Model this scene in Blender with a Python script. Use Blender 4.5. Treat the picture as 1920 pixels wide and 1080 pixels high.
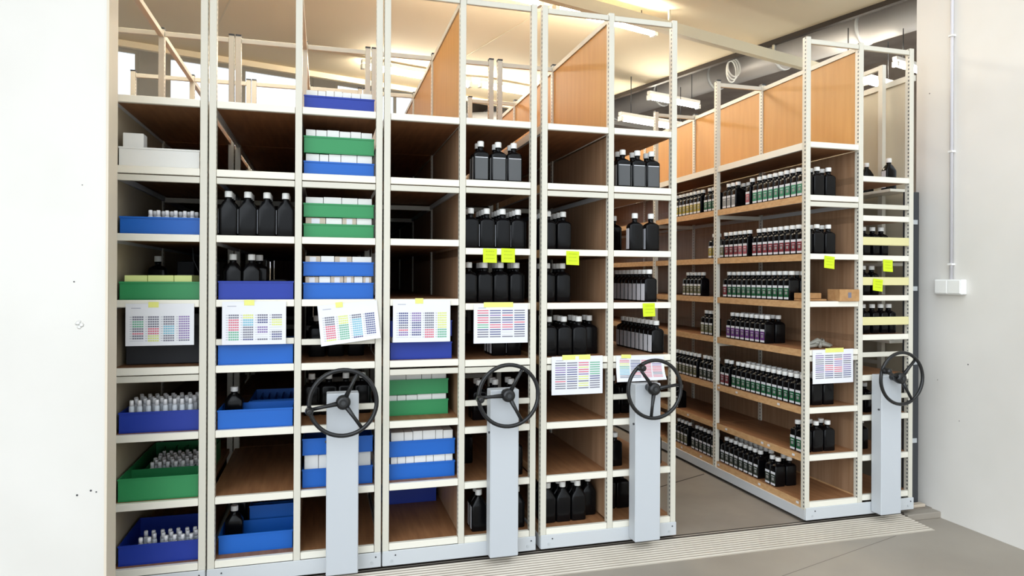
import bpy, bmesh, math, random
from mathutils import Matrix, Vector
random.seed(7)
for o in list(bpy.data.objects): bpy.data.objects.remove(o)
SC = bpy.context.scene
C = SC.collection
R = math.radians

# ------------------------------------------------------------------ camera
EYE, DIST = 1.5227, 3.5878
yaw, pit, rol = .2716, .001, -.0045
right = Vector((math.cos(yaw), -math.sin(yaw), 0))
fwd0 = Vector((math.sin(yaw), math.cos(yaw), 0)); up0 = Vector((0, 0, 1))
fwd = fwd0*math.cos(pit) + up0*math.sin(pit)
up1 = -fwd0*math.sin(pit) + up0*math.cos(pit)
rv = right*math.cos(rol) - up1*math.sin(rol)
uv = right*math.sin(rol) + up1*math.cos(rol)
cd = bpy.data.cameras.new('camera'); cam = bpy.data.objects.new('camera', cd); C.objects.link(cam)
m = Matrix((rv, uv, -fwd)).transposed().to_4x4(); m.translation = Vector((0, -DIST, EYE))
cam.matrix_world = m
cd.sensor_width = 36; cd.lens = 1268.3/1920*36
cd.shift_y = (520.4-540)/1920; cd.clip_start = .05; cd.clip_end = 200
SC.camera = cam

# ------------------------------------------------------------------ world and exposure
w = bpy.data.worlds.new('world'); SC.world = w; w.use_nodes = True
bg = w.node_tree.nodes['Background']
bg.inputs[0].default_value = (.87, .94, 1.0, 1); bg.inputs[1].default_value = 1.25
SC.view_settings.view_transform = 'Standard'; SC.view_settings.look = 'None'
SC.view_settings.exposure = 0.42; SC.view_settings.gamma = 1
SC.view_settings.use_curve_mapping = False
sl = bpy.data.lights.new('daylight', 'SUN'); sl.energy = 1.3; sl.angle = R(75); sl.color = (.86, .93, 1.0)   # soft daylight from the yard, front left
so_ = bpy.data.objects.new('daylight', sl); C.objects.link(so_); so_.rotation_euler = Vector((1, 1.0, -.75)).to_track_quat('-Z', 'Y').to_euler()
TUBE = 85.0     # strength of the fluorescent tubes

# ------------------------------------------------------------------ materials
def lin(c):
    c = c/255
    return c/12.92 if c <= .04045 else ((c+.055)/1.055)**2.4
def rgb(*c): return (lin(c[0]), lin(c[1]), lin(c[2]), 1)
def mat(name, col, rough=.5, metal=0, spec=.5, emit=0, trans=0):
    m = bpy.data.materials.new(name); m.use_nodes = True
    b = m.node_tree.nodes['Principled BSDF']
    b.inputs['Base Color'].default_value = rgb(*col)
    b.inputs['Roughness'].default_value = rough; b.inputs['Metallic'].default_value = metal
    b.inputs['Specular IOR Level'].default_value = spec
    if emit:
        b.inputs['Emission Color'].default_value = rgb(*col); b.inputs['Emission Strength'].default_value = emit
    if trans: b.inputs['Transmission Weight'].default_value = trans
    return m
def noisy(m, c1, c2, scale=(1, 1, 1), detail=4, nscale=5, lo=.35, hi=.65, bump=0, coord='Object', rough=None):
    nt = m.node_tree; b = nt.nodes['Principled BSDF']
    tc = nt.nodes.new('ShaderNodeTexCoord'); mp = nt.nodes.new('ShaderNodeMapping')
    mp.inputs['Scale'].default_value = scale
    nz = nt.nodes.new('ShaderNodeTexNoise'); nz.inputs['Scale'].default_value = nscale; nz.inputs['Detail'].default_value = detail
    cr = nt.nodes.new('ShaderNodeValToRGB')
    cr.color_ramp.elements[0].position = lo; cr.color_ramp.elements[1].position = hi
    cr.color_ramp.elements[0].color = rgb(*c1); cr.color_ramp.elements[1].color = rgb(*c2)
    nt.links.new(tc.outputs[coord], mp.inputs[0]); nt.links.new(mp.outputs[0], nz.inputs['Vector'])
    nt.links.new(nz.outputs['Fac'], cr.inputs[0]); nt.links.new(cr.outputs[0], b.inputs['Base Color'])
    if bump:
        bp = nt.nodes.new('ShaderNodeBump'); bp.inputs['Strength'].default_value = bump; bp.inputs['Distance'].default_value = .01
        nt.links.new(nz.outputs['Fac'], bp.inputs['Height']); nt.links.new(bp.outputs[0], b.inputs['Normal'])
    return m
M = {}
M['steel'] = mat('cream_steel', (218, 214, 200), .38)
M['lip'] = mat('white_lip', (240, 236, 222), .35)
M['grey_steel'] = mat('pale_grey_steel', (196, 200, 202), .4)
M['base'] = mat('base_steel', (205, 209, 212), .4)
M['column'] = mat('column_paint', (196, 201, 206), .42)
M['wood'] = noisy(mat('chipboard', (180, 130, 80), .55), (138, 94, 60), (158, 112, 74), (6, .6, 6), 5, 6)
M['woodedge'] = noisy(mat('chipboard_edge', (200, 160, 110), .6), (196, 152, 104), (212, 172, 124), (3, 3, 9), 5, 8)
M['panel'] = noisy(mat('upper_panel', (206, 152, 88), .5), (190, 139, 72), (197, 146, 79), (5, 5, .5), 5, 5)
M['panel_low'] = noisy(mat('centre_panel', (178, 140, 112), .45), (152, 118, 88), (170, 136, 106), (8, 8, .4), 5, 5)
M['black'] = mat('black_bottle', (9, 9, 11), .2, spec=.22)
M['cap'] = mat('white_cap', (240, 240, 236), .4)
M['rubber'] = mat('black_wheel', (22, 23, 25), .3)
M['hub'] = mat('hub_metal', (70, 72, 74), .35, .6)
M['blue'] = mat('blue_plastic', (6, 96, 190), .45)
M['dblue'] = mat('dark_blue_plastic', (18, 52, 158), .45)
M['green'] = mat('green_plastic', (44, 142, 84), .4)
M['white'] = mat('white_card', (232, 232, 228), .6)
M['lime_card'] = mat('pale_yellow_card', (222, 232, 150), .6)
M['tan_card'] = mat('tan_card', (200, 186, 168), .7)
M['cardboard'] = noisy(mat('cardboard', (180, 138, 92), .8), (172, 128, 82), (188, 146, 98), (1, 1, 1), 3, 30)
M['darkbox'] = mat('dark_box', (38, 40, 46), .6)
M['paper'] = mat('paper', (232, 233, 237), .7)
M['tape'] = mat('yellow_tape', (232, 232, 130), .5)
M['note'] = mat('yellow_note', (206, 228, 20), .6)
M['ink'] = mat('pen_ink', (70, 80, 40), .7)
M['wall'] = noisy(mat('painted_wall', (236, 235, 231), .7), (222, 219, 212), (230, 227, 221), (1, 1, 1), 3, 1.5, bump=.05)
M['jamb'] = mat('cream_jamb', (226, 215, 196), .6)
M['ceil'] = noisy(mat('ceiling_panel', (226, 212, 184), .8), (232, 218, 188), (240, 228, 200), (.4, .4, 1), 2, 1.2)
M['roof'] = noisy(mat('roof_metal', (150, 140, 132), .7), (140, 130, 122), (162, 152, 142), (1, 1, 1), 3, 2)
M['duct'] = mat('galvanised_duct', (186, 184, 182), .45, .2)
M['beam'] = mat('cream_rail', (226, 216, 188), .5)
M['darkline'] = mat('dark_seal', (62, 54, 48), .7)
M['dark'] = mat('dark_metal', (60, 62, 66), .5)
M['tube'] = mat('lit_tube', (255, 245, 226), .5, emit=TUBE)
M['fixture'] = mat('fixture_white', (236, 232, 222), .5)
M['conduit'] = mat('conduit', (206, 204, 208), .3)
M['socket'] = mat('socket_plastic', (240, 240, 238), .4)
M['vial'] = mat('vial_plastic', (214, 220, 226), .25)
M['vialcap'] = mat('vial_cap', (240, 240, 242), .3)
M['partition'] = noisy(mat('partition_board', (206, 198, 176), .6), (200, 192, 170), (212, 204, 184), (1, 1, .5), 2, 2)
M['joint'] = mat('concrete_joint', (112, 106, 98), .7)
M['groove'] = mat('rib_groove', (150, 141, 128), .6)
M['inner_beige'] = mat('beige_sheet', (176, 164, 140), .6)
M['yellowbar'] = mat('pale_yellow_bar', (224, 216, 160), .5)
M['glassy'] = mat('window_glass', (250, 252, 255), .02, trans=1.0)
for k, c in dict(l_green=(52,134,100), l_dgreen=(20,88,54), l_yellow=(164,146,44), l_maroon=(118,34,46), l_purple=(100,50,120),
                 l_pink=(168,88,98), l_olive=(100,100,68), l_grey=(150, 150, 150), l_white=(222, 224, 230), l_slate=(84, 86, 88), l_dark=(50, 60, 50),
                 r_red=(214, 110, 130), r_green=(110, 178, 146), r_cyan=(120, 184, 206), r_violet=(140, 118, 172), r_yellow=(220, 226, 130),
                 r_navy=(90, 94, 140), r_black=(118, 118, 134), r_grey=(170, 172, 186)).items():
    M[k] = mat(k, c, .55)
M['plastic_film'] = mat('crumpled_film', (150, 148, 138), .3)
# perforated posts: small slots punched down their side faces
def slots(m):
    nt = m.node_tree; b = nt.nodes['Principled BSDF']
    N = lambda t: nt.nodes.new(t); L = nt.links.new
    tc = N('ShaderNodeTexCoord'); sp = N('ShaderNodeSeparateXYZ'); L(tc.outputs['Object'], sp.inputs[0])
    def mm(op, a, v=None, v2=None):
        n = N('ShaderNodeMath'); n.operation = op
        if hasattr(a, 'links'): L(a, n.inputs[0])
        else: n.inputs[0].default_value = a
        if v is not None:
            if hasattr(v, 'links'): L(v, n.inputs[1])
            else: n.inputs[1].default_value = v
        return n.outputs[0]
    fz = mm('LESS_THAN', mm('FRACT', mm('DIVIDE', sp.outputs[2], .025)), .5)
    fy = mm('LESS_THAN', mm('ABSOLUTE', mm('ADD', sp.outputs[1], .008)), .005)
    sn = N('ShaderNodeSeparateXYZ'); L(tc.outputs['Normal'], sn.inputs[0])
    fx = mm('GREATER_THAN', mm('ABSOLUTE', sn.outputs[0]), .8)
    f = mm('MULTIPLY', mm('MULTIPLY', fz, fy), fx)
    mx = N('ShaderNodeMix'); mx.data_type = 'RGBA'
    mx.inputs['A'].default_value = rgb(218, 214, 200); mx.inputs['B'].default_value = rgb(96, 98, 98)
    L(f, mx.inputs['Factor']); L(mx.outputs['Result'], b.inputs['Base Color'])
    return m
M['post'] = slots(mat('perforated_steel', (218, 214, 200), .38))
# concrete, interior floor, ribbed ramp
M['concrete'] = noisy(mat('concrete', (150, 148, 144), .55), (146, 138, 127), (164, 156, 144), (1, 1, 1), 8, 1.1, .3, .7, .05)
M['floor_in'] = noisy(mat('aisle_floor', (126, 114, 102), .5), (134, 125, 115), (146, 137, 126), (1, 1, 1), 6, 4, .3, .7, .03)
M['ramp'] = noisy(mat('ramp_aluminium', (206, 200, 190), .36, .25), (194, 186, 172), (206, 198, 185), (1, 1, 1), 5, 3, .3, .7, .02)

# ------------------------------------------------------------------ mesh helpers
class MB:
    def __init__(s): s.bm = bmesh.new(); s.mats = []
    def mi(s, k):
        if k not in s.mats: s.mats.append(k)
        return s.mats.index(k)
    def box(s, x0, x1, y0, y1, z0, z1, k, bev=0):
        v = [s.bm.verts.new(p) for p in ((x0,y0,z0),(x1,y0,z0),(x1,y1,z0),(x0,y1,z0),(x0,y0,z1),(x1,y0,z1),(x1,y1,z1),(x0,y1,z1))]
        fs = [s.bm.faces.new([v[i] for i in f]) for f in ((0,3,2,1),(4,5,6,7),(0,1,5,4),(1,2,6,5),(2,3,7,6),(3,0,4,7))]
        i = s.mi(k)
        for f in fs: f.material_index = i
        if bev:
            es = list({e for f in fs for e in f.edges})
            r = bmesh.ops.bevel(s.bm, geom=es, offset=bev, segments=1, affect='EDGES', profile=.5)
            for f in r['faces']: f.material_index = i
        return s
    def quad(s, pts, k):
        f = s.bm.faces.new([s.bm.verts.new(p) for p in pts]); f.material_index = s.mi(k); return s
    def loft(s, rings, k, cap0=True, cap1=True, smooth=True):
        i = s.mi(k); rs = [[s.bm.verts.new(p) for p in r] for r in rings]; n = len(rings[0])
        for a, b in zip(rs, rs[1:]):
            for j in range(n):
                f = s.bm.faces.new((a[j], a[(j+1) % n], b[(j+1) % n], b[j])); f.material_index = i; f.smooth = smooth
        if cap0: f = s.bm.faces.new(rs[0][::-1]); f.material_index = i
        if cap1: f = s.bm.faces.new(rs[-1]); f.material_index = i
        return s
    def tube(s, pts, r, k, n=8, closed=False):
        pts = [Vector(p) for p in pts]; rings = []; prev = None
        m_ = len(pts)
        for j, p in enumerate(pts):
            if closed: t = (pts[(j+1) % m_]-pts[j-1]).normalized()
            else: t = (pts[min(j+1, m_-1)]-pts[max(j-1, 0)]).normalized()
            if prev is None: a = t.orthogonal().normalized()
            else: a = (prev - t*prev.dot(t)).normalized()
            prev = a; b = t.cross(a)
            rr = r[j] if isinstance(r, (list, tuple)) else r
            rings.append([p + (a*math.cos(2*math.pi*q/n)+b*math.sin(2*math.pi*q/n))*rr for q in range(n)])
        if closed: rings.append(rings[0]); return s.loft(rings, k, False, False)
        return s.loft(rings, k)
    def mesh(s, name):
        bmesh.ops.remove_doubles(s.bm, verts=s.bm.verts, dist=1e-6)
        bmesh.ops.recalc_face_normals(s.bm, faces=s.bm.faces)
        me = bpy.data.meshes.new(name); s.bm.to_mesh(me); s.bm.free()
        for k in s.mats: me.materials.append(M[k])
        return me
    def build(s, name, parent=None, loc=(0,0,0), rz=0): return put(name, s.mesh(name), parent, loc, rz)
def put(name, me, parent=None, loc=(0,0,0), rz=0):
    o = bpy.data.objects.new(name, me); C.objects.link(o); o.location = loc; o.rotation_euler = (0, 0, rz)
    if parent: o.parent = parent
    return o
def empty(name, loc, rz=0): return put(name, None, None, loc, rz)
LAB = {}
def tag(o, label, cat, group=None):
    n = len(label.split()); 
    if not 4 <= n <= 16: print('LABEL LENGTH', n, label)
    LAB.setdefault(label, []).append(o.name)
    o['label'] = label; o['category'] = cat
    if group: o['group'] = group
    return o
def struct(o): o['kind'] = 'structure'; return o
ORD = ['first','second','third','fourth','fifth','sixth','seventh','eighth','ninth','tenth','eleventh','twelfth','thirteenth','fourteenth','fifteenth','sixteenth']

# ------------------------------------------------------------------ the setting
XR = 3.93
th = R(16.1)                                  # the hall itself stands turned against the racks
b2 = Vector((math.cos(th), math.sin(th), 0)); nn = Vector((-math.sin(th), math.cos(th), 0))
def B(a, n, z): v = b2*a + nn*n; return (v.x, v.y, z)
def hall_box(mb, a0, a1, n0, n1, z0, z1, k):
    p = [B(a0,n0,z0),B(a1,n0,z0),B(a1,n1,z0),B(a0,n1,z0),B(a0,n0,z1),B(a1,n0,z1),B(a1,n1,z1),B(a0,n1,z1)]
    for f in ((0,3,2,1),(4,5,6,7),(0,1,5,4),(1,2,6,5),(2,3,7,6),(3,0,4,7)): mb.quad([p[i] for i in f], k)
    return mb
struct(MB().box(-6, 9, -9, -.02, -.30, -.045, 'concrete').build('floor'))
mb = MB().box(-6, 9, .02, 10, -.30, 0, 'floor_in')
struct(mb.build('floor'))
mb = MB().box(-6, 3.66, -.02, .02, -.04, .0015, 'darkline')
struct(mb.build('trim_1'))
struct(MB().box(3.66, XR, -.05, .02, -.045, -.004, 'concrete', .003).build('floor'))
mb = MB()
mb.quad([(2.0,.72,.001),(2.87,1.09,.001),(2.87,1.105,.001),(2.0,.735,.001)], 'darkline')
struct(mb.build('trim_2'))
mb = MB()   # dark rail slot running along the foot of the right rack
mb.box(2.0, 2.88, 2.10, 2.112, 0, .0015, 'darkline')
struct(mb.build('trim_3'))
mb = MB(); mb.box(-5, XR-.11, -.009, .0, -.0455, .001, 'darkline')
# the joint in the outside concrete
mb2 = MB()
mb2.quad([(.6,-1.03,-.0445),(3.383,-.231,-.0445),(3.383,-.227,-.0445),(.6,-1.025,-.0445)], 'joint')
mb.bm.free(); struct(mb2.build('trim_4'))
# walls
mb = MB().box(-6, -.872, -.42, -.30, -.05, 4.6, 'wall'); mb.box(-.874, -.865, -.425, -.295, -.05, 4.6, 'jamb')
wl = struct(mb.build('wall_left'))
# holes and chipped plaster on the left wall
mb = MB()
for x, z, r in ((-.975,.62,.004),(-.925,.635,.004),(-.905,.628,.003),(-.99,1.5,.003),(-.962,1.9,.002)):
    mb.tube([(x,-.4205,z),(x,-.4215,z)], r, 'dark', 8)
for k in range(7):
    x = -.965+random.uniform(-.018,.018); z = 1.325+random.uniform(-.018,.018); r = random.uniform(.004,.010)
    mb.tube([(x,-.4202,z),(x,-.423,z)], [r, r*.4], 'white', 7)
mb.build('plaster_damage', wl)
wr = struct(MB().box(XR, XR+.12, -6, .155, -.05, 4.6, 'wall').build('wall_right'))
mb = MB()
for y, z, r in ((-.02,.86,.0025),(-.24,.99,.004),(.05,2.78,.004),(-.18,.62,.003)): mb.tube([(XR-.0005,y,z),(XR-.0015,y,z)], r, 'dark', 8)
mb.build('screw_hole', wr)
mb = MB(); hall_box(mb, -5, 5.48, -1.2, 5.4, 4.2, 4.36, 'ceil')
# joints between ceiling boards
for a in (-2.6, .1, 2.8): hall_box(mb, a, a+.012, -1.2, 5.39, 4.196, 4.2, 'beam')
struct(mb.build('ceiling'))
mb = MB(); hall_box(mb, 5.44, 5.50, -1.2, 5.42, 4.15, 4.40, 'darkline'); hall_box(mb, -5, 5.5, 5.38, 5.44, 4.13, 4.40, 'ceil')
struct(mb.build('trim_5'))
mb = MB(); hall_box(mb, 4.6, 11, -1.2, 9.2, 5.4, 5.5, 'roof')
struct(mb.build('ceiling'))
mb = MB(); hall_box(mb, -6, 4.6, -1.2, 9.2, 5.4, 5.5, 'ceil'); struct(mb.build('ceiling'))
# wall above the dropped ceiling on the street side, far wall with a band of windows, side walls
mb = MB(); hall_box(mb, -6, 11, -1.3, -1.2, 4.2, 5.5, 'wall'); struct(mb.build('wall_front'))
mb = MB(); hall_box(mb, -6, 11, 9.0, 9.15, -.05, 1.6, 'wall'); hall_box(mb, -6, 11, 9.0, 9.15, 5.2, 5.5, 'wall')
for a in (-6, -3.2, -.4, 2.4, 5.2): hall_box(mb, a, a+.4, 9.0, 9.15, 1.6, 5.2, 'wall')
hall_box(mb, 5.6, 11, 9.0, 9.15, 1.6, 5.2, 'roof')
struct(mb.build('wall_back'))
for i, a in enumerate((-5.6, -2.8, 0, 2.8)):
    mb = MB(); hall_box(mb, a, a+2.4, 9.05, 9.10, 1.6, 1.68, 'fixture'); hall_box(mb, a, a+2.4, 9.05, 9.10, 5.12, 5.2, 'fixture')
    hall_box(mb, a, a+.06, 9.05, 9.10, 1.68, 5.12, 'fixture'); hall_box(mb, a+2.34, a+2.4, 9.05, 9.10, 1.68, 5.12, 'fixture')
    hall_box(mb, a+1.17, a+1.23, 9.05, 9.10, 1.68, 5.12, 'fixture')
    wn = struct(mb.build('window_%d' % (i+1)))
    mb = MB(); hall_box(mb, a+.06, a+2.34, 9.045, 9.066, 4.10, 4.24, 'grey_steel'); mb.build('transom', wn)
    g = MB(); hall_box(g, a+.06, a+2.34, 9.07, 9.076, 1.68, 5.12, 'glassy'); g.build('pane', wn)
mb = MB(); hall_box(mb, -6.1, -6, -1.2, 9.1, -.05, 5.5, 'wall'); struct(mb.build('wall_side'))
mb = MB(); hall_box(mb, 10.9, 11, -1.2, 9.1, -.05, 5.5, 'roof'); struct(mb.build('wall_side'))

# ------------------------------------------------------------------ ribbed aluminium ramp
mb = MB()
mb.quad([(-4,-.215,-.044),(3.70,-.215,-.044),(3.62,.0,.003),(-4,.0,.003)], 'ramp')
mb.quad([(-4,-.215,-.045),(3.70,-.215,-.045),(3.70,-.215,-.044),(-4,-.215,-.044)], 'ramp')
mb.quad([(3.70,-.215,-.045),(3.62,0,-.044),(3.62,0,.003),(3.70,-.215,-.044)], 'ramp')
rp = mb.build('ramp')
mb = MB()
for k in range(10):
    mb.quad([(-4,-.215+.215*(.10+k*.09),-.0435+.047*(.10+k*.09)),(3.69-.075*(.10+k*.09),-.215+.215*(.10+k*.09),-.0435+.047*(.10+k*.09)),(3.69-.075*(.115+k*.09),-.215+.215*(.118+k*.09),-.0433+.047*(.118+k*.09)),(-4,-.215+.215*(.118+k*.09),-.0433+.047*(.118+k*.09))], 'groove')
    t = .05+k*.09; y = -.215+.215*t; z = -.044+.047*t; d = .005
    mb.loft([[(-4,y-d,z-.0005),(-4,y,z+.006),(-4,y+d,z+.001)],[(3.69-.075*t,y-d,z-.0005),(3.69-.075*t,y,z+.006),(3.69-.075*t,y+d,z+.001)]], 'ramp', smooth=False)
mb.build('tread_rib', rp)
tag(rp, 'long ribbed aluminium threshold ramp in front of the mobile shelving', 'ramp')
# a stone chip by the right wall
mb = MB().box(3.77, 3.90, .04, .09, -.0, .02, 'tan_card', .004)
tag(mb.build('threshold_block'), 'small pale block lying at the foot of the right wall', 'block')

# ------------------------------------------------------------------ lamps, rail, duct, cables
def fixture(a, n, z, ln, along_b2, label, hang):
    t = empty('fluorescent_lamp', B(a, n, z), th if along_b2 else th+R(90))
    MB().box(-ln/2, ln/2, -.03, .03, .04, .09, 'fixture', .006).build('housing', t)
    q = MB(); q.tube([(-ln/2+.03,0,0),(ln/2-.03,0,0)], .026, 'tube', 10); q.build('tube', t)
    for s in (-1, 1):
        MB().box(s*(ln/2-.02)-.02, s*(ln/2-.02)+.02, -.035, .035, -.03, .03, 'fixture').build('end_cap', t)
        if hang > .01: MB().tube([(s*ln*.35,0,.09),(s*ln*.35,0,.09+hang)], .006, 'dark', 6).build('hanger_rod', t)
    tag(t, label, 'ceiling lamp', 'lit fluorescent lamps'); return t
def A(x, y): v = Vector((x, y, 0)); return v.dot(b2), v.dot(nn)
for x, y, z, ln, al, lab, hg in (
    (2.62, 2.44, 4.00, 1.25, 1, 'lit fluorescent lamp nearest the cream rail, above the fourth rack from left', .11),
    (-.60, .95, 4.00, 1.25, 1, 'added unseen fluorescent lamp above the leftmost and second racks, brightening the ceiling', .11),  # unseen lamp, added to lift the ceiling on the left
    (1.28, 2.05, 4.00, 1.25, 1, 'lit fluorescent lamp above the middle rack at the top photo edge', .11),
    (1.15, 5.00, 4.08, 1.5, 1, 'lit fluorescent lamp glowing on the ceiling between second and middle racks', .03),
    (2.45, 5.30, 4.08, 1.0, 1, 'lit fluorescent lamp far back behind the panel of the middle rack', .03),
    (4.82, 5.11, 4.05, 1.0, 1, 'lit fluorescent lamp hung below the grey duct', 1.26),
    (4.35, 4.75, 3.62, 1.3, 1, 'lowest lit fluorescent lamp, hung just above the fourth rack shelf', .49),
    (6.35, 3.15, 3.92, 1.2, 1, 'lit fluorescent lamp above the rightmost rack beside its perforated post', .48),
    (7.0, 3.0, 4.05, 1.2, 1, 'lit fluorescent lamp at the edge of the right wall', .36)):
    a, n = A(x, y); fixture(a, n, z, ln, al, lab, hg)
# long cream cable rail under the ceiling
a0, n0 = A(3.14, 2.30)
mb = MB(); hall_box(mb, a0-1.7, a0+3.6, n0+.10, n0+.17, 3.97, 4.08, 'beam'); r_ = mb.build('cable_rail')
for a in (-1.5, 0.2, 1.8):
    mb = MB(); hall_box(mb, a0+a, a0+a+.02, n0+.12, n0+.14, 4.08, 4.2, 'beam'); mb.build('rail_hanger', r_)
tag(r_, 'long straight cream cable rail crossing under the ceiling to the right', 'rail')
# ducts
def duct(p, q, r, label):
    mb = MB(); mb.tube([p, q], r, 'duct', 24); o = mb.build('ventilation_duct')
    d = (Vector(q)-Vector(p)); L = d.length; d.normalize()
    for k in range(1, int(L/1.2)+1):
        c = Vector(p)+d*(k*1.2); MB().tube([c-d*.02, c+d*.02], r+.012, 'grey_steel', 24).build('joint_ring', o)
    return tag(o, label, 'duct')
duct(B(6.05,-.9,4.75), B(6.05,8.8,4.75), .30, 'large round grey ventilation duct running back above the right rack')
duct(B(7.3,-.9,4.7), B(7.3,8.8,4.7), .20, 'thinner grey ventilation duct beside the large round one')
mb = MB(); mb.tube([B(5.0,5.75,4.7), B(4.9,5.8,4.35), B(4.6,5.85,4.05), B(3.9,5.9,3.95)], [.17,.17,.16,.14], 'duct', 16)
tag(mb.build('branch_duct'), 'bent grey branch duct beyond the ceiling edge', 'duct')
mb = MB(); c = Vector((4.80, 3.62, 4.10))
for k in range(3):
    pts = [c + b2*((.11-.012*k)*math.cos(t_*math.pi/12)) + Vector((0,0,(.11+.01*k)*math.sin(t_*math.pi/12)-.02*k)) + nn*(.02*k) for t_ in range(24)]
    mb.tube(pts, .009, 'cap', 6, True)
tag(mb.build('cable_coil'), 'coil of white cable hanging by the ceiling edge', 'cable')
# socket and conduit on the right wall
mb = MB().box(XR-.045, XR, -.232, -.03, 1.43, 1.528, 'socket', .006); so = mb.build('socket_outlet')
MB().box(XR-.050, XR-.044, -.222, -.135, 1.438, 1.52, 'cap', .002).build('cover_flap', so)
MB().box(XR-.050, XR-.044, -.127, -.04, 1.438, 1.52, 'cap', .002).build('cover_flap', so)
tag(so, 'white double socket outlet mounted on the right wall', 'socket')
mb = MB(); mb.tube([(XR-.016,-.131,1.528),(XR-.016,-.131,4.3)], .0105, 'conduit', 10); cn = mb.build('cable_conduit')
for z in (1.62, 2.35, 3.1): MB().box(XR-.030, XR, -.146, -.116, z, z+.012, 'socket').build('clip', cn)
tag(cn, 'thin vertical conduit running up the right wall from the socket', 'conduit')

# ------------------------------------------------------------------ mobile shelving
L = .9975; NB = 4; TOP = 3.04
ZL = [2.382, 2.047, 1.726, 1.410, 1.087, .770, .445, .134]
ZR = [2.385, 2.052, 1.684, 1.385, 1.080, .718, .422, .130]
Z5 = [2.188, 1.935, 1.679, 1.422, 1.169, .909, .652, .396, .143]
X = {1: -1.364, 2: -.524, 3: .317, 4: 1.180, 5: 2.910}
NAME = {1: 'leftmost rack', 2: 'second rack', 3: 'middle rack', 4: 'fourth rack', 5: 'rightmost rack'}
W = .4
POST = MB().box(-.0165, .0165, -.020, .020, 0, TOP-.05, 'post', .002).mesh('post')
CAPM = MB().box(-.017, .017, -.021, .021, 0, .010, 'dark').mesh('post_cap')
def board_mesh(edge):
    x0, x1 = -.008, W-.0
    q = MB(); q.box(x0+.002, x1, .004, L-.004, -.028, 0, 'wood')
    q.box(x0, x0+.004, .02, L-.02, -.044, .0, edge)
    q.box(x0+.004, x0+.02, .02, L-.02, -.044, -.028, 'grey_steel')
    return q.mesh('shelf_board')
BT = board_mesh('lip'); BW = board_mesh('woodedge')
LIP = MB().box(.018, W-.018, -.019, .006, -.034, .001, 'lip', .002).mesh('shelf_lip')
BAR = MB().box(.018, W-.018, -.016, .004, -.030, 0, 'steel', .002).mesh('crossbar')
YB = MB().box(.018, W-.018, -.019, .002, -.052, 0, 'yellowbar', .002).mesh('retaining_bar')
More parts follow.
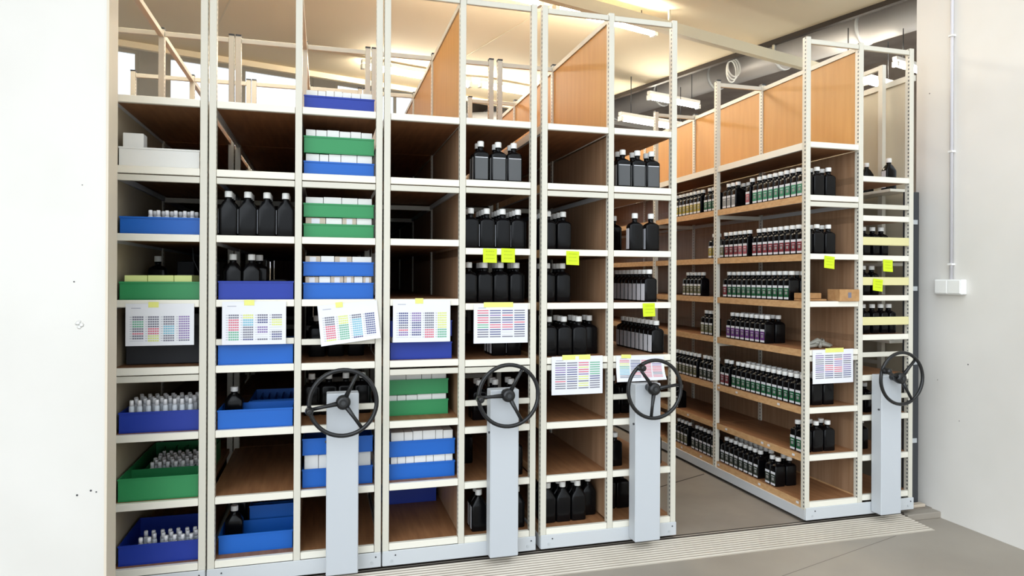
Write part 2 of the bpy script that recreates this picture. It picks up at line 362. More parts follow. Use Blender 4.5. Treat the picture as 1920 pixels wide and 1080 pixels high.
def rack(c, zl, zr, label, bars_l, bars_r, upper, wheel=None, knob=190, rot=(65, -55), coltop=.945):
    x = X[c]; t = empty('mobile_shelving_rack', (x, 0, 0)); tag(t, label, 'shelving rack', 'mobile shelving racks')
    for i in range(3):
        for j in range(NB+1):
            p = put('post', POST, t, (i*W, j*L, .05))
            if 0 < j < 3: put('post_cap', CAPM, p, (0, 0, TOP-.05))
    for side, zs in ((0, zl), (1, zr)):
        for k, z in enumerate(zs):
            for j in range(NB):
                s = put('shelf', BT if k == 0 else BW, t, (side*W, j*L, z))
                if j == 0: put('shelf_lip', LIP, s, (0, 0, 0))
    for side, zs in ((0, bars_l), (1, bars_r)):
        for z in zs:
            for j in range(3): put('crossbar', BAR, t, (side*W, j*L, z))
    for side in (0, 1):
        for j in range(3): put('crossbar', BAR, t, (side*W, j*L, TOP-.012))
    # centre panel, in one board per bay
    for j in range(NB):
        y0, y1 = j*L+.022, (j+1)*L-.022
        MB().box(W-.008, W+.008, y0, y1, .14, 2.35, 'inner_beige' if c == 1 else 'panel_low').build('centre_panel', t)
        if upper:
            MB().box(W-.007, W+.007, y0, y1, 2.386, 2.99, 'panel').build('upper_panel', t)
        MB().box(W-.014, W+.014, y0, y1, 2.992, 3.022, 'steel').build('top_rail', t)
    for side in (0, 1): MB().box(side*W+.019, side*W+W-.019, NB*L+.001, NB*L+.012, .14, 2.36, 'panel_low').build('light_block_panel', t)  # unseen back panels, added to keep window light out of the shelves
    for xx in (W-.026, W+.012): MB().box(xx, xx+.014, .022, NB*L-.022, 1.985, 2.012, 'grey_steel').build('inner_rail', t)
    # undercarriage
    q = MB(); q.box(-.0165, 2*W+.0165, -.030, -.021, .024, .100, 'base', .002); q.build('base_front', t)
    for xx in (-.018, 2*W-.012): MB().box(xx, xx+.03, -.019, NB*L+.02, .024, .086, 'base').build('base_rail', t)
    q = MB()
    for bx in (.03, 2*W-.03):
        q.tube([(bx,-.030,.05),(bx,-.034,.05)], .007, 'grey_steel', 6); q.tube([(bx+.02,-.030,.078),(bx+.02,-.033,.078)], .004, 'dark', 6)
    q.build('bolt', t)
    if wheel is not None:
        wx = wheel
        q = MB(); q.box(wx-.078, wx+.078, -.118, -.034, .042, coltop, 'column', .004); dc = q.build('drive_column', t)
        q = MB(); q.tube([(wx-.085,-.1,.895-.19),(wx-.0785,-.1,.895-.19)], .006, 'dark', 8); q.tube([(wx,-.118,.912),(wx,-.150,.912)], .022, 'hub', 14); q.build('shaft', dc)
        hw = put('handwheel', None, t, (wx, -.195, .912))
        q = MB(); q.tube([(.160*math.cos(a*math.pi/24), 0, .160*math.sin(a*math.pi/24)) for a in range(48)], .0105, 'rubber', 10, True); q.build('rim', hw)
        q = MB(); q.tube([(0,.045,0),(0,.02,0),(0,-.004,0),(0,-.012,0)], [.028,.036,.034,.02], 'rubber', 18); q.build('hub', hw)
        q = MB(); q.tube([(0,-.0125,0),(0,-.015,0)], .011, 'hub', 12); q.build('hub_bolt', hw)
        for a in (knob,)+tuple(rot):
            a = R(a); cx, cz = math.cos(a), math.sin(a)
            q = MB(); q.tube([(.02*cx,.006,.02*cz),(.09*cx,.004,.09*cz),(.158*cx,0,.158*cz)], [.013,.009,.009], 'rubber', 8); q.build('spoke', hw)
        a = R(knob); px, pz = .160*math.cos(a), .160*math.sin(a)
        q = MB(); q.tube([(px,0,pz),(px,-.02,pz),(px,-.024,pz),(px,-.06,pz),(px,-.068,pz)], [.010,.010,.021,.017,.008], 'rubber', 14); q.build('knob', hw)
    return t
rack(1, ZL, ZL, 'leftmost cream rack of deep shelves, partly behind the left wall', [2.0, 1.04], [2.008, 1.048], False)
rack(2, ZL, ZL, 'cream rack with a steering wheel, second from the left, holding blue trays', [2.008, 1.218], [2.008, 1.21, .871], False, .619)
rack(3, ZL, ZR, 'middle cream rack with handwheel and empty upper left shelves', [2.008, 1.042], [2.012, 1.04, .862], True, .613, 182, (62, -62), .93)
rack(4, ZR, ZR, 'cream rack with handwheel standing at the left edge of the open aisle', [2.012, 1.04], [2.012, 1.04, .860], True, .588, 128, (8, 262), .93)
r5 = rack(5, ZR, Z5, 'rightmost rack beside the right wall, its long bottle-filled side facing the aisle', [2.012, 1.04], [2.011, 1.056, .782], True, .548, 160, (48, -60), .92)
for z in (1.798, 1.54, 1.283): put('retaining_bar', YB, r5, (W, 0, z))

# static rack and partition behind the right wall end
mb = MB().box(4.02, 4.04, .30, 4.4, 0, 2.94, 'partition'); pt = mb.build('partition')
MB().box(4.005, 4.055, .28, 4.4, 2.94, 2.98, 'steel').build('top_rail', pt)
tag(pt, 'tall beige partition board seen through the right half of the rightmost rack', 'partition')
t = empty('steel_stand', (3.955, .48, 0)); tag(t, 'slim steel stand between rightmost rack and beige partition', 'stand')
for z in (.55, 1.08, 1.62, 2.14): MB().box(-.15, .030, -.23, 1.26, z, z+.02, 'lip', .002).build('shelf', t)
MB().box(-.016, .016, -.02, .02, 0, 3.1, 'steel').build('upright', t)
MB().box(-.016, .016, 1.2, 1.24, 0, 3.1, 'steel').build('upright', t)
for z in (3.07, 2.2, 1.93, 1.66, 1.36, .9): MB().box(-.012, .012, .02, 1.2, z, z+.03, 'steel').build('side_rail', t)
mb = MB().box(3.79, 3.90, .10, .13, .0, 2.12, 'dark', .003); o = mb.build('dark_steel_post')
for z in (.42, .95, 1.45, 1.9): MB().box(3.80, 3.88, .094, .10, z, z+.03, 'grey_steel').build('bracket', o)
tag(o, 'dark narrow steel post in the gap before the right wall', 'post')

# ------------------------------------------------------------------ bottles
def ring(w, d, z, p=4.0, n=20):
    out = []
    for k in range(n):
        a = 2*math.pi*(k+.5)/n; c_, s_ = math.cos(a), math.sin(a)
        out.append((w/2*math.copysign(abs(c_)**(2/p), c_), d/2*math.copysign(abs(s_)**(2/p), s_), z))
    return out
def bottle_meshes(w, d, h, cone=False):
    nr = .030
    sh = [ring(w, d, h*.60, 7), ring(w*.94, d*.95, h*.645, 5), ring(w*.60, d*.72, h*.765, 3)] if cone else \
         [ring(w, d, h*.655, 7), ring(w*.96, d*.96, h*.695, 5), ring(w*.74, d*.8, h*.735, 3.2)]
    q = MB(); q.loft([ring(w*.94, d*.94, 0, 6), ring(w, d, .005, 7)] + sh + [
                      ring(nr, nr, h*(.82 if cone else .775), 2), ring(nr, nr, h*.845, 2), ring(nr*1.08, nr*1.08, h*.85, 2), ring(nr*1.08, nr*1.08, h*.862, 2)], 'black')
    body = q.mesh('bottle')
    q = MB(); q.loft([ring(.036,.036,h*.864,2,16), ring(.037,.037,h*.87,2,16), ring(.037,.037,h*.985,2,16), ring(.033,.033,h,2,16)], 'cap')
    return body, q.mesh('bottle_cap')
BIG = (.088, .060, .225); SML = (.054, .082, .193)
BM = {'big': bottle_meshes(*BIG), 'cone': bottle_meshes(*BIG, cone=True), 'small': bottle_meshes(SML[0], SML[1], SML[2])}
LM = {}
def label_mesh(kind, style):
    if (kind, style) in LM: return LM[kind, style]
    w, d, h = SML if kind == 'small' else BIG
    q = MB(); y = -d/2
    if kind != 'small':
        if style == 'slate': q.box(-w*.40, w*.40, y-.0012, y, h*.06, h*.60, 'l_slate')
        if style == 'slate': q.box(-w*.40, w*.40, y-.0016, y-.0012, h*.585, h*.60, 'l_white')
        q.box(-w/2-.0012, -w/2, -d*.32, d*.32, h*.06, h*.60, 'l_white' if style == 'white' else 'l_grey')
    else:
        col = 'l_'+style; x0, x1 = -w*.40, w*.40
        if style == 'white': q.box(x0, x1, y-.0012, y, h*.05, h*.56, 'l_white')
        else:
            q.box(x0, x1, y-.0012, y, h*.04, h*.11, 'l_white'); q.box(x0, x1, y-.0012, y, h*.11, h*.42, col)
            q.box(x0, x1, y-.0012, y, h*.42, h*.50, 'l_white')
            q.box(-w*.2, w*.2, y-.0018, y-.0012, h*.2, h*.3, 'l_grey'); q.box(-w*.26, w*.26, y-.0018, y-.0012, h*.34, h*.36, 'l_white')
    LM[kind, style] = q.mesh('bottle_label'); return LM[kind, style]
def bottle(x, y, z, label, group, kind='big', style=None, rz=0):
    rz += random.uniform(-.025, .025)
    o = put('plastic_bottle', BM[kind][0], None, (x, y, z+.0005), rz)
    put('bottle_cap', BM[kind][1], o)
    if style: put('bottle_label', label_mesh(kind, style), o)
    tag(o, label, 'bottle', group); return o
LV = ['top shelf', 'second shelf', 'third shelf', 'fourth shelf', 'fifth shelf', 'sixth shelf', 'seventh shelf', 'bottom shelf']
def where(c, side, k): return '%s, %s of %s' % (LV[k], 'left half' if side == 0 else 'right half', NAME[c])
def zof(c, side): return (ZL if (c in (1, 2) or (c == 3 and side == 0)) else ZR)
COLN = ['leftmost', 'second', 'third', 'fourth']
def cell(c, side, k, xs, rows, y0=.06, kind='big', style=None, dy=.066, rz=0, desc='black bottle', skip=(), back=None):
    """bottles in a front cell: xs = x of each column measured from the left post of that cell"""
    z = zof(c, side)[k]; wh = where(c, side, k)
    for i, xx in enumerate(xs):
        for j in range(rows):
            if (i, j) in skip: continue
            st = style if j == 0 or back is None else back
            lab = '%s, column %s, %s back, %s' % (desc, ['one','two','three','four'][i], ORD[j], wh) if len(xs) > 1 else '%s, %s from the front, %s' % (desc, ORD[j], wh)
            bottle(X[c]+side*W+xx, y0+j*dy, z, lab, 'bottles on the '+wh, kind, st if st != 'none' else None, rz)
q4 = [.068, .157, .246, .335]
cell(2, 0, 2, [.064, .155, .246, .336], 3, .055, 'cone', 'white')
cell(3, 1, 1, [.115, .215, .305], 2, .06, style='slate', desc='grey-labelled bottle')
cell(3, 1, 2, [.065, .156, .247, .337], 4, .08, style='white')
cell(3, 1, 3, [.060, .150, .242, .335], 3, .10, style=None)
cell(3, 1, 4, [.25, .34], 3, .18, style='white')
cell(3, 1, 5, [.14, .235, .328], 2, .18)
cell(3, 1, 6, [.10], 2, .38); 
bottle(X[3]+W+.322, .08, ZR[6], 'black bottle behind the drive column, seventh shelf, right half of middle rack', 'bottles on the seventh shelf of middle rack')
cell(3, 1, 7, [.115, .332], 2, .07, 'cone', 'white')
cell(4, 0, 2, [.065, .158], 4, .12)
cell(4, 0, 3, [.062, .155], 3, .12)
cell(4, 0, 4, [.060, .151, .243, .334], 3, .08, skip=((3,0),))
cell(4, 0, 7, [.060, .151, .243, .334], 3, .09, 'cone', skip=((3,0),))
cell(4, 1, 1, [.105, .20, .292], 2, .06, style='slate', desc='grey-labelled bottle')
bottle(X[4]+W+.07, .30, ZR[1], 'small black bottle at the left of the grey-labelled ones, fourth rack', 'bottles on the second shelf of fourth rack', 'small', 'white', R(-90))
cell(4, 1, 2, [.19, .295], 1, .07, style='white', desc='white-labelled bottle')
for j in range(4): bottle(X[4]+W+.145, .27+j*.07, ZR[2], 'shaded black bottle, %s in the back column, third shelf, right half, fourth rack' % ORD[j], 'back column bottles, third shelf of fourth rack', 'big', 'white')
cell(4, 1, 3, [.285], 9, .07, 'small', 'white', .057, R(-90), 'white-labelled small bottle')
cell(4, 1, 4, [.335], 9, .075, 'small', 'white', .057, R(-90), 'white-labelled small bottle')
cell(4, 1, 6, [.08], 4, .10, 'small', 'white', .06, R(-90), 'white-labelled small bottle')
bottle(X[4]+W+.322, .08, ZR[6], 'black bottle right of the drive column, seventh shelf, fourth rack', 'bottles on the seventh shelf of fourth rack')
bottle(X[4]+W+.322, .20, ZR[7], 'black bottle right of the drive column, bottom shelf, fourth rack', 'bottles on the bottom shelf of fourth rack')
cell(4, 1, 7, [.09, .18], 2, .22)
cell(4, 1, 5, [.09, .18, .33], 2, .16)

# long side of the rightmost rack: rows of small bottles facing the aisle
NUM = lambda j: ORD[j]
def siderow(k, segs):
    z = ZR[k]
    for y0, n, style, cols, desc in segs:
        for j in range(n):
            for cc in range(3 if cols == 2 and y0 < .1 and j < 3 else cols):
                pos = ('aisle side', 'second line', 'third line')[cc]
                lab = '%s bottle, %s from the front, %s, %s, %s' % (desc, NUM(j), pos, LV[k], 'rightmost rack')
                bottle(X[5]+.052+cc*.088, y0+j*.0585, z, lab, '%s bottles on the %s of rightmost rack' % (desc, LV[k]), 'small',
                       style if cc == 0 else None, R(-90))
siderow(1, [(.075, 9, 'green', 2, 'green-labelled'), (.625, 1, 'pink', 1, 'pale-labelled'), (.80, 3, 'grey', 2, 'grey-labelled'), (1.06, 3, 'dgreen', 1, 'dark-green-labelled'), (1.28, 8, 'yellow', 1, 'yellow-labelled')])
siderow(2, [(.075, 9, 'maroon', 2, 'maroon-labelled'), (.655, 2, 'pink', 1, 'pink-labelled'), (.768, 3, 'maroon', 1, 'dull-red-labelled'), (.950, 1, 'olive', 1, 'olive-labelled'), (1.05, 2, 'yellow', 1, 'yellow-labelled')])
siderow(3, [(.20, 12, 'dgreen', 2, 'green-labelled'), (.905, 1, 'maroon', 1, 'dull-red-labelled'), (1.27, 5, 'olive', 1, 'olive-labelled')])
siderow(4, [(.45, 8, 'purple', 2, 'purple-labelled'), (1.10, 3, 'olive', 1, 'olive-labelled')])
siderow(5, [(.085, 13, 'dgreen', 2, 'green-labelled'), (.875, 2, 'maroon', 1, 'dull-red-labelled'), (1.06, 4, 'dark', 1, 'dark-labelled'), (1.33, 7, 'olive', 1, 'olive-labelled')])
siderow(6, [(.075, 2, 'dgreen', 2, 'green-labelled'), (1.62, 3, 'olive', 1, 'olive-labelled')])
siderow(7, [(.52, 8, 'dark', 2, 'dark-labelled'), (.33, 2, 'dark', 2, 'front pair of dark-labelled'), (1.06, 6, 'dark', 1, 'far dark-labelled'), (1.47, 4, 'olive', 1, 'olive-labelled')])
# right half of the rightmost rack
def half5(k, xs, y, lab):
    for i, xx in enumerate(xs):
        bottle(X[5]+W+xx, y, Z5[k], 'black bottle, %s from left, %s, right part of rightmost rack' % (ORD[i], lab) if len(lab.split()) < 6 else 'black bottle, %s from left, %s, rightmost rack' % (ORD[i], lab), 'black bottles in the right half of rightmost rack', 'small', 'white' if k < 2 else None)
half5(1, [.09, .16, .25, .33], .40, 'second shelf from top')
half5(2, [.055, .125, .20, .27], .10, 'shelf behind the upper yellow bar'); half5(3, [.055, .125, .195], .10, 'shelf behind the grey bar with note')
half5(4, [.055, .125, .20, .27, .335], .10, 'shelf behind the lower yellow bar'); half5(5, [.09], .14, 'shelf level with the handwheel'); half5(6, [.07, .14], .10, 'shelf just under the handwheel')
half5(7, [.10, .17], .16, 'shelf above the lowest')

for i, (x, y) in enumerate(((3.865, .325), (3.865, .53))):
    bottle(x, y, 2.16, 'black bottle, %s, on the narrow steel stand behind the rightmost rack' % ('nearer one' if i == 0 else 'farther one'), 'bottles on the steel stand', 'cone', 'white')

# ------------------------------------------------------------------ trays and cartons
TM = {}
def tray_meshes(w, d, h, col, dividers):
    key = (w, d, h, col, dividers)
    if key in TM: return TM[key]
    t = .004
    def taper(x0, x1, y0, y1, z0, z1, k): q.box(x0, x1, y0, y1, z0, z1, k)
    q = MB()
    q.box(-w/2, w/2, 0, d, 0, t, col)
    q.box(-w/2, w/2, 0, t, t, h, col, .001); q.box(-w/2, w/2, d-t, d, t, h, col)
    q.box(-w/2, -w/2+t, t, d-t, t, h, col); q.box(w/2-t, w/2, t, d-t, t, h, col)
    q.box(-w/2-.002, w/2+.002, -.003, 0, h-.008, h, col)      # rolled front rim
    body = q.mesh('storage_tray'); dv = None
    if dividers:
        q = MB(); q.box(-w/2+t, w/2-t, d*.30, d*.30+.003, t, h*.85, col)
        for i in range(1, 6): x_ = -w/2+w*i/6; q.box(x_-.0012, x_+.0012, d*.30+.004, d-t, t, h*.8, col)
        dv = q.mesh('divider')
    TM[key] = (body, dv); return TM[key]
CN = {'blue': 'blue', 'dblue': 'dark blue', 'green': 'green', 'white': 'white'}
def tray(c, side, z, h, col, wh, y=.03, d=.40, w=.352, x=None, dividers=False, note=''):
    xx = X[c]+side*W+(W/2 if x is None else x)
    body, dv = tray_meshes(w, d, h, col, dividers)
    o = put('storage_tray', body, None, (xx, y, z+.0005))
    if dv: put('divider', dv, o)
    tag(o, ('%s plastic tray%s, %s' % (CN[col], (' '+note) if note else '', wh)), 'tray', 'plastic trays on the racks'); return o
def cartons(c, side, z, top, cols, wh, y=.045, w=.336, h0=.006, mats=('white',), n=5, d=.12, x=None):
    """a row of cartons standing in a tray, their tops showing above its rim"""
    x0 = X[c]+side*W+(W/2 if x is None else x)-w/2; ws = [random.uniform(.7, 1.3) for _ in range(n)]; s = sum(ws); a = x0
    for i in range(n):
        ww = w*ws[i]/s; hh = top-h0-random.uniform(0, .004); k = mats[i % len(mats)]
        q = MB(); q.box(-ww/2+.0012, ww/2-.0012, 0, d, 0, hh, k, .0015)
        o = q.build('carton', None, (a+ww/2, y, z+h0)); a += ww
        if k == 'tan_card': MB().box(-ww*.2, ww*.2, -.0008, 0, hh*.6, hh*.96, 'l_white').build('carton_label', o)
        nm = {'white': 'white', 'lime_card': 'pale yellow-green', 'tan_card': 'beige'}[k]
        tag(o, '%s carton, %s from left in the %s' % (nm, ORD[i], wh), 'carton', 'cartons in the '+wh)
# leftmost rack, right half
S = lambda c, side, k: where(c, side, k)
wh = 'leftmost rack'
tray(1, 1, ZL[1], .094, 'white', 'second shelf of leftmost rack', y=.01, note='under a small box')
q = MB(); q.box(-.045, .045, 0, .07, 0, .068, 'white', .002)
o = q.build('small_box', None, (X[1]+W+.080, .03, ZL[1]+.004+.02)); o.location.z = ZL[1]+.005
bx = o; MB().box(-.045, .045, -.0006, 0, .03, .032, 'l_grey').build('box_seam', bx)
bx.scale = (1, 1, 2.35); tag(bx, 'small white box standing in the white tray, leftmost rack', 'box')
tray(1, 1, ZL[2], .085, 'blue', 'third shelf of leftmost rack', note='with white vials')
tray(1, 1, ZL[3], .088, 'green', 'fourth shelf of leftmost rack', note='with pale yellow cartons')
cartons(1, 1, ZL[3], .122, None, 'green tray, fourth shelf, leftmost rack', w=.30, mats=('lime_card',), n=3, x=.19, d=.2)
tray(1, 1, ZL[5], .100, 'dblue', 'sixth shelf of leftmost rack', note='full of vials')
tray(1, 1, ZL[6], .110, 'green', 'seventh shelf of leftmost rack', y=.02, d=.75, dividers=True, note='with compartments and vials')
tray(1, 1, ZL[7], .098, 'dblue', 'bottom shelf of leftmost rack', note='partly filled with vials')
VB = MB(); VB.loft([ring(.022,.022,0,2,12), ring(.0245,.0245,.004,2,12), ring(.0245,.0245,.075,2,12), ring(.020,.020,.084,2,12)], 'vial'); VB = VB.mesh('vial')
VC = MB(); VC.loft([ring(.019,.019,.0845,2,12), ring(.019,.019,.108,2,12), ring(.015,.015,.112,2,12)], 'vialcap'); VC = VC.mesh('vial_cap')
def vials(z, x0, nx, ny, y0, wh, dx=.0375, dy=.046, miss=()):
    for j in range(ny):
        for i in range(nx):
            if (i, j) in miss: continue
            o = put('vial', VB, None, (X[1]+W+x0+i*dx+(.012 if j % 2 else 0)+random.uniform(-.003,.003), y0+j*dy+random.uniform(-.003,.003), z+.005))
            put('vial_cap', VC, o)
            tag(o, 'white vial, %s from left in %s row of %s' % (ORD[i], ORD[j], wh), 'vial', 'vials in the '+wh)
vials(ZL[5]+.035, .07, 8, 5, .07, 'tray on sixth shelf, leftmost rack')
q = MB(); q.box(-.165, .165, 0, .26, 0, .034, 'white', .002)
o = q.build('foam_insert', None, (X[1]+W+.2, .055, ZL[5]+.005)); tag(o, 'pale insert under the vials, blue tray on sixth shelf, leftmost rack', 'insert')
vials(ZL[6]+.004, .115, 7, 6, .27, 'green tray on seventh shelf, leftmost rack')
vials(ZL[7]+.004, .115, 7, 3, .06, 'tray on bottom shelf, leftmost rack', miss=((2, 0), (0, 1)))
vials(ZL[2]+.004, .15, 6, 2, .06, 'tray on third shelf, leftmost rack')
for o_ in [o for o in C.objects if o.name.startswith('vial') and o.get('label', '').endswith('green tray on seventh shelf, leftmost rack')]: o_.location.z += .0
bottle(X[1]+W+.09, .50, ZL[3], 'black bottle behind the green tray with pale yellow cartons, leftmost rack', None)
for i, (x_, w_) in enumerate(((.20, .09), (.33, .10))):
    q = MB(); q.box(-w_/2, w_/2, 0, .2, 0, .20, 'darkbox', .003)
    o = q.build('dark_box', None, (X[1]+W+x_, .66, ZL[3]+.001)); MB().box(-w_/2, w_/2, -.001, 0, .12, .124, 'l_grey').build('lid_edge', o)
    tag(o, ('left' if i == 0 else 'right')+' dark box at the back of fourth shelf, leftmost rack', 'box')
q = MB(); q.tube([(-.05,0,.27),(-.045,0,.20),(-.015,0,.13),(-.003,0,.06),(0,0,0)], .004, 'dark', 6); q.tube([(.05,0,.27),(.045,0,.20),(.015,0,.13),(.004,0,.06),(.002,0,0)], .004, 'dark', 6)
tag(q.build('wire_stand', None, (X[1]+W+.31, .52, ZL[3]+.005)), 'forked dark wire stand behind the green tray, leftmost rack', 'stand')
q = MB(); q.box(-.17, .17, 0, .3, 0, .25, 'darkbox', .004); o = q.build('dark_box', None, (X[1]+W+.2, .12, ZL[4]+.001))
MB().box(-.171, .171, -.002, .301, .19, .25, 'dark').build('lid', o); tag(o, 'large dark box behind the hanging chart, fifth shelf, leftmost rack', 'box')
# second rack
tray(2, 0, ZL[3], .092, 'dblue', 'fourth shelf, left half of second rack', y=.015, note='in front of bottles', d=.38)
for i, x_ in enumerate((.075, .165)):
    bottle(X[2]+x_, .15, ZL[3]+.005, 'black bottle, %s from left standing in the dark blue tray, second rack' % ORD[i], 'bottles in the dark blue tray', 'cone')
bottle(X[2]+.195, .24, ZL[3]+.005, 'black bottle in the rear of the dark blue tray, second rack', 'bottles in the dark blue tray')
for i, (x_, y_) in enumerate(((.300, .12),)):
    o = bottle(X[2]+x_, y_, ZL[3]+.08, 'black bottle lying on its side in the dark blue tray, second rack', 'bottles in the dark blue tray')
    o.rotation_euler = (R(-90), 0, 0); o.location = (X[2]+x_, y_-.04, ZL[3]+.036+.035)
tray(2, 0, ZL[4], .104, 'blue', 'fifth shelf, left half of second rack', y=.01, note='below the chart')
tray(2, 0, ZL[5], .094, 'blue', 'sixth shelf, left half of second rack', y=.01, d=.20, note='at the front')
tray(2, 0, ZL[5], .094, 'blue', 'sixth shelf, left half of second rack', y=.235, d=.4, w=.23, x=.262, note='at the back', dividers=True)
o = bottle(X[2]+.082, .165, ZL[5]+.006, 'black bottle left of the rear blue tray, sixth shelf of second rack', None, 'cone'); o.scale = (1, 1, .8)
tray(2, 0, ZL[7], .094, 'blue', 'bottom shelf, left half of second rack', y=.06, d=.20, note='at the front')
tray(2, 0, ZL[7], .16, 'blue', 'bottom shelf, left half of second rack', y=.285, d=.4, w=.23, x=.262, note='at the back', dividers=True)
o = bottle(X[2]+.082, .20, ZL[7]+.006, 'black bottle standing in the front blue tray, bottom shelf of second rack', None, 'cone'); o.scale = (1, 1, .85)
bottle(X[2]+.082, .40, ZL[7], 'black bottle beside the rear blue tray, bottom shelf of second rack', None)
# right half of second rack: stacked trays of cartons
def stack(c, side, k, specs, z0, **kw):
    z = z0
    for i, (col, h, top, mats, n) in enumerate(specs):
        lv = '' if len(specs) == 1 else ('lower ' if i == 0 else 'upper ')
        wh = '%s%s tray, %s' % (lv, CN[col], where(c, side, k)); 
        tray(c, side, z, h, col, where(c, side, k), note=('lower of two' if i == 0 else 'upper of two') if len(specs) > 1 else 'with white cartons', d=.34, **kw)
        if top: cartons(c, side, z+.001, h+top, None, wh.replace(' half of', ','), y=kw.get('y', .03)+.012, mats=mats, n=n, w=kw.get('w', .352)-.016, x=kw.get('x'), d=.3)
        z += h+top+.001
stack(2, 1, 0, [('dblue', .074, .032, ('white',), 7)], ZL[0])
stack(2, 1, 1, [('blue', .072, .042, ('white',), 5), ('green', .086, .036, ('white',), 6)], ZL[1])
stack(2, 1, 2, [('green', .072, .034, ('tan_card', 'white'), 4), ('green', .070, .034, ('white',), 4)], ZL[2])
stack(2, 1, 3, [('blue', .085, .034, ('tan_card', 'white', 'tan_card'), 6), ('blue', .072, .030, ('tan_card', 'white'), 4)], ZL[3])
stack(2, 1, 6, [('blue', .094, .070, ('white',), 5), ('blue', .085, .0, ('white',), 5)], ZL[6])
cell(2, 1, 4, [.09, .19, .30], 1, .30)
cell(2, 1, 5, [.064, .155, .246, .336], 1, .28)
# middle rack, left half
stack(3, 0, 4, [('dblue', .09, .03, ('white',), 4), ('dblue', .085, .0, ('white',), 3)], ZL[4], y=.04, w=.33, x=.19)
stack(3, 0, 5, [('green', .082, .030, ('white',), 5), ('green', .082, .030, ('white',), 4)], ZL[5], y=.13, w=.335, x=.185)
stack(3, 0, 6, [('blue', .084, .036, ('white',), 7), ('blue', .084, .046, ('white',), 6)], ZL[6], y=.05)
stack(3, 0, 7, [('dblue', .085, .035, ('white',), 4), ('dblue', .090, .0, ('white',), 4)], ZL[7], y=.60, w=.33, x=.20)
# cardboard in the rightmost rack
t = MB(); t.box(-.075, .075, 0, .11, 0, .075, 'cardboard', .002); o = t.build('cardboard_box', None, (X[5]+.30, -.035, ZR[3]+.001))
MB().box(-.012, .012, -.0008, 0, .022, .056, 'r_black').build('printed_mark', o)
tag(o, 'brown cardboard box on the fourth shelf of the rightmost rack', 'box')
t = MB(); t.box(-.085, .085, 0, .1, 0, .012, 'cardboard', .002); t.box(-.085, .07, .03, .1, .014, .05, 'cardboard', .003)
tag(t.build('cardboard_sheets', None, (X[5]+.115, .05, ZR[3]+.001)), 'flattened cardboard pieces left of the brown box on rightmost rack', 'cardboard')
mb = MB()
for i in range(7):
    a = i*.9; mb.tube([(.1*math.cos(a)-.02, .05+.04*math.sin(a), .012), (.03*math.sin(a*2), .06, .035+.012*math.sin(a*3)), (-.08*math.cos(a+1), .07+.03*math.cos(a), .010)], [.010,.018,.008], 'plastic_film', 6)
tag(mb.build('plastic_bag', None, (X[5]+.20, .05, ZR[4]+.001)), 'crumpled clear plastic bag above the chart on the rightmost rack', 'bag')
# small price stickers on the wooden edges
st = 0
STK = MB().box(-.0008, 0, -.012, .012, -.007, .007, 'l_white').mesh('price_sticker')
for k, ys in ((5, (.25, .72, .95)), (6, (.10, .35, .42, .85, 1.02, 1.4)), (7, (.06, .45, .95, 1.2, 1.5))):
    for i, y in enumerate(ys):
        o = put('price_sticker', STK, r5, (-.0081, y, zof(5, 0)[k]-.02))

# ------------------------------------------------------------------ charts and notes
def chart(x, z, w, h, label, blocks, tilt=0, curl=0, y=-.024, ruled=False, tape=(.35, .6)):
    """paper sheet hanging from a shelf lip; x,z = its top left corner"""
    t = empty('printed_chart', (x, y, z)); t.rotation_euler = (0, R(tilt), 0)
    def P(u, v, off):                                   # u right, v down
        yy = -.002 - curl*(v/h)**2*(.5+.5*u/w) - .004*math.sin(3*u/w) - off
        zz = -v + curl*.35*(v/h)**3*(u/w)
        return (u, yy, zz)
    q = MB(); NU, NV = 8, 8
    for i in range(NU):
        for j in range(NV):
            q.quad([P(w*i/NU, h*j/NV, 0), P(w*(i+1)/NU, h*j/NV, 0), P(w*(i+1)/NU, h*(j+1)/NV, 0), P(w*i/NU, h*(j+1)/NV, 0)], 'paper')
    q.build('sheet', t)
    for s_ in t.children:
        md = s_.modifiers.new('thick', 'SOLIDIFY'); md.thickness = .0004; md.offset = 1
    q = MB()
    def cellq(u0, u1, v0, v1, k): q.quad([P(u0, v0, .0010), P(u1, v0, .0010), P(u1, v1, .0010), P(u0, v1, .0010)], k)
    cellq(w*.08, w*.22, h*.10, h*.115, 'r_grey'); q.build('heading', t); q = MB()
    rows = 11; v0 = h*.30; rh = h*.62/rows
    if ruled: rows = 12; v0 = h*.16; rh = h*.72/rows
    nc = len(blocks)
    for ci, col in enumerate(blocks):
        u0 = w*(.06+.90*ci/nc); cw = w*.90/nc
        for r_ in range(rows):
            k = col[min(r_*len(col)//rows, len(col)-1)]
            va, vb = v0+rh*r_, v0+rh*(r_+.62)
            if k is None:
                cellq(u0, u0+cw*.9, va+rh*.3, va+rh*.4, 'r_grey'); continue
            if ruled:
                cellq(u0+cw*.03, u0+cw*.92, va, va+rh*.45, k)
            else:
                cellq(u0, u0+cw*.14, va+rh*.2, va+rh*.42, 'r_grey')
                for s_ in range(5): cellq(u0+cw*(.18+.145*s_), u0+cw*(.18+.145*s_+.12), va, vb, k)
    q.build('printed_table', t)
    q = MB(); a, b = tape
    q.quad([P(w*a, -.008, .0016), P(w*b, -.008, .0016), P(w*b, h*.09, .0016), P(w*a, h*.09, .0016)], 'tape'); q.build('tape', t)
    tag(t, label, 'chart', 'printed charts hung on the racks'); return t
G, Rr, Cy, V, Yy, Nv, Bk = 'r_green', 'r_red', 'r_cyan', 'r_violet', 'r_yellow', 'r_navy', 'r_black'
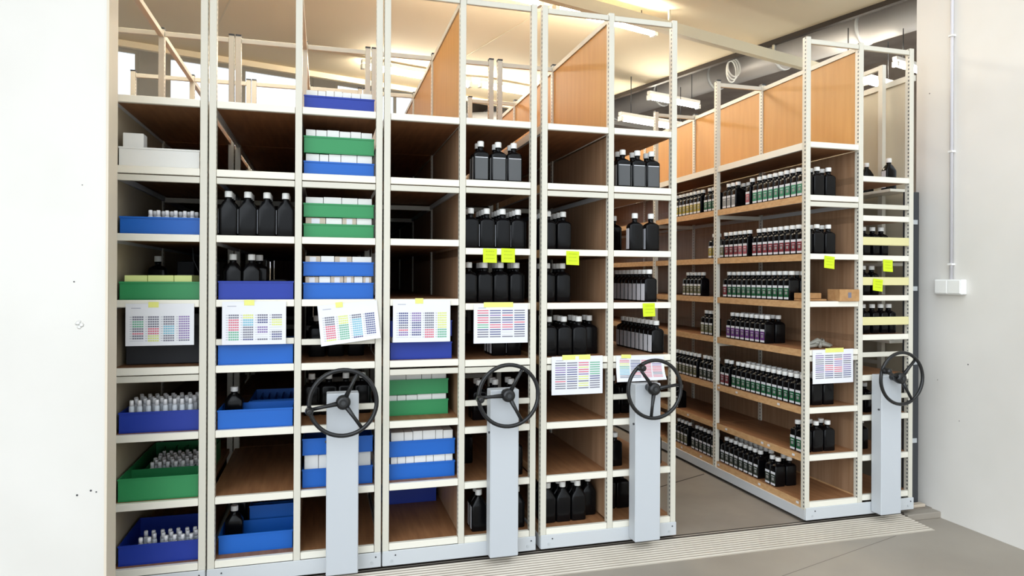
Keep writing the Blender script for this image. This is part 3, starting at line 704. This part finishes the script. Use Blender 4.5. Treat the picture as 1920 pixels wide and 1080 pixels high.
chart(-.899, 1.394, .297, .200, 'chart hanging from the leftmost rack with red and green rows', [[Bk,G,G,Bk,Rr,Bk,None],[Bk,Bk,Bk,Rr,Rr,Yy,Yy],[Bk,Bk,Cy,Cy,Cy,Bk,Bk],[V,V,V,V,V,V,Bk]], tape=(.33, .48))
chart(-.477, 1.402, .297, .212, 'chart on left half of second rack, its red block at left', [[Bk,Rr,Rr,Rr,G,G,G],[Yy,Cy,Cy,Bk,Bk,Bk,Nv],[Bk,Nv,None,V,V,None,Bk],[Bk,Yy,Yy,None,Bk,Nv,Bk]], tape=(.34, .50))
chart(-.030, 1.378, .297, .205, 'tilted curling chart above the first handwheel, right half of second rack', [[Bk,Bk,Rr,Rr,Rr,Yy],[Yy,Yy,G,G,G,G],[Bk,Cy,Cy,Cy,Cy,Nv],[Nv,Nv,Nv,Nv,Nv,None]], tilt=-5.5, curl=.03, tape=(.30, .42))
chart(.349, 1.407, .302, .222, 'chart on left half of middle rack with yellow top right block', [[Nv,Nv,Nv,Bk,Rr,V,None],[V,V,Nv,Nv,V,Nv,None],[Bk,Bk,Bk,Bk,Rr,Rr,Rr],[Yy,Yy,Yy,Yy,G,G,G]], tape=(.38, .52))
chart(.779, 1.384, .304, .214, 'ruled chart on right half of middle rack below two yellow notes', [[Rr,Bk,Rr,Rr,G,Nv,Bk,Bk],[Nv,V,Bk,Nv,Rr,Nv,Nv,Bk],[Nv,Rr,Nv,V,Rr,V,None,Bk],[Bk,Nv,Nv,Rr,Nv,Nv,Bk,Bk]], ruled=True, tape=(.18, .72))
chart(1.223, 1.087, .305, .214, 'ruled chart on left half of the fourth rack, below bottles', [[Bk,V,V,Nv,Bk,Rr,Bk,Bk],[Bk,V,Nv,Nv,Bk,Nv,Bk,Bk],[Rr,Yy,Rr,V,Yy,Bk,Yy,Bk],[G,G,G,G,Nv,Bk,Bk,Bk]], ruled=True, tape=(.2, .75))
chart(1.612, 1.082, .300, .147, 'curled chart partly behind the fourth rack handwheel', [[Rr,Yy,G,Cy,Cy,Bk],[Bk,Nv,Nv,Bk,Rr,Bk],[Rr,Rr,Rr,Rr,Rr,Rr],[Rr,V,Rr,Rr,Bk,Rr]], ruled=True, tilt=1.5, curl=.045, tape=(.1, .3))
chart(2.940, 1.083, .305, .213, 'ruled chart on the rightmost rack below the plastic bag', [[V,Bk,Bk,V,Nv,V,Bk,Bk],[Bk,V,Bk,Rr,Rr,V,Nv,Bk],[Bk,Rr,V,V,Rr,Rr,Bk,Bk],[V,V,Bk,V,V,Nv,Nv,Bk]], ruled=True, tilt=-.5, tape=(.3, .75))
def note(x, z, label, y=-.0225, k='note', tilt=0):
    t = empty('sticky_note', (x, y, z)); t.rotation_euler = (0, R(tilt), 0)
    q = MB(); s = .077
    for j in range(4):
        v0, v1 = s*j/4, s*(j+1)/4; c0, c1 = -.006*(j/4)**2, -.006*((j+1)/4)**2
        q.quad([(0,c0,-v0),(s,c0,-v0),(s,c1,-v1),(0,c1,-v1)], k)
    sh = q.build('note_sheet', t); md = sh.modifiers.new('thick', 'SOLIDIFY'); md.thickness = .0004; md.offset = 1
    q = MB()                                                  # faint pen strokes
    rnd = random.Random(label)
    for r_ in range(3):
        u = .014
        zz = -.018-.019*r_
        while u < .06:
            d = rnd.uniform(.004, .008); yy = -.0085+.0025*(1-r_/3)
            q.quad([(u,yy,zz),(u+d,yy,zz+.003),(u+d,yy,zz+.0045),(u,yy,zz+.0015)], 'ink'); u += d+.0035
    q.build('handwriting', t)
    tag(t, label, 'sticky note', 'yellow sticky notes')
note(.830, 1.684, 'left of the two yellow sticky notes on the middle rack', tilt=1)
note(.932, 1.686, 'right of the two yellow sticky notes on the middle rack', tilt=1)
note(1.308, 1.677, 'yellow sticky note on the left half of the fourth rack', tilt=2)
note(1.778, 1.381, 'yellow sticky note above bottles on right half of fourth rack', tilt=-1)
note(3.030, 1.674, 'yellow sticky note on the left half of the rightmost rack', tilt=6)
note(3.480, 1.655, 'dull yellow sticky note high on right half of rightmost rack', tilt=3)
note(3.404, 1.532, 'bright yellow sticky note on the grey bar of rightmost rack', tilt=7)

dups = {k: v for k, v in LAB.items() if len(v) > 1}
if dups: print('DUPLICATE LABELS', {k: len(v) for k, v in dups.items()})
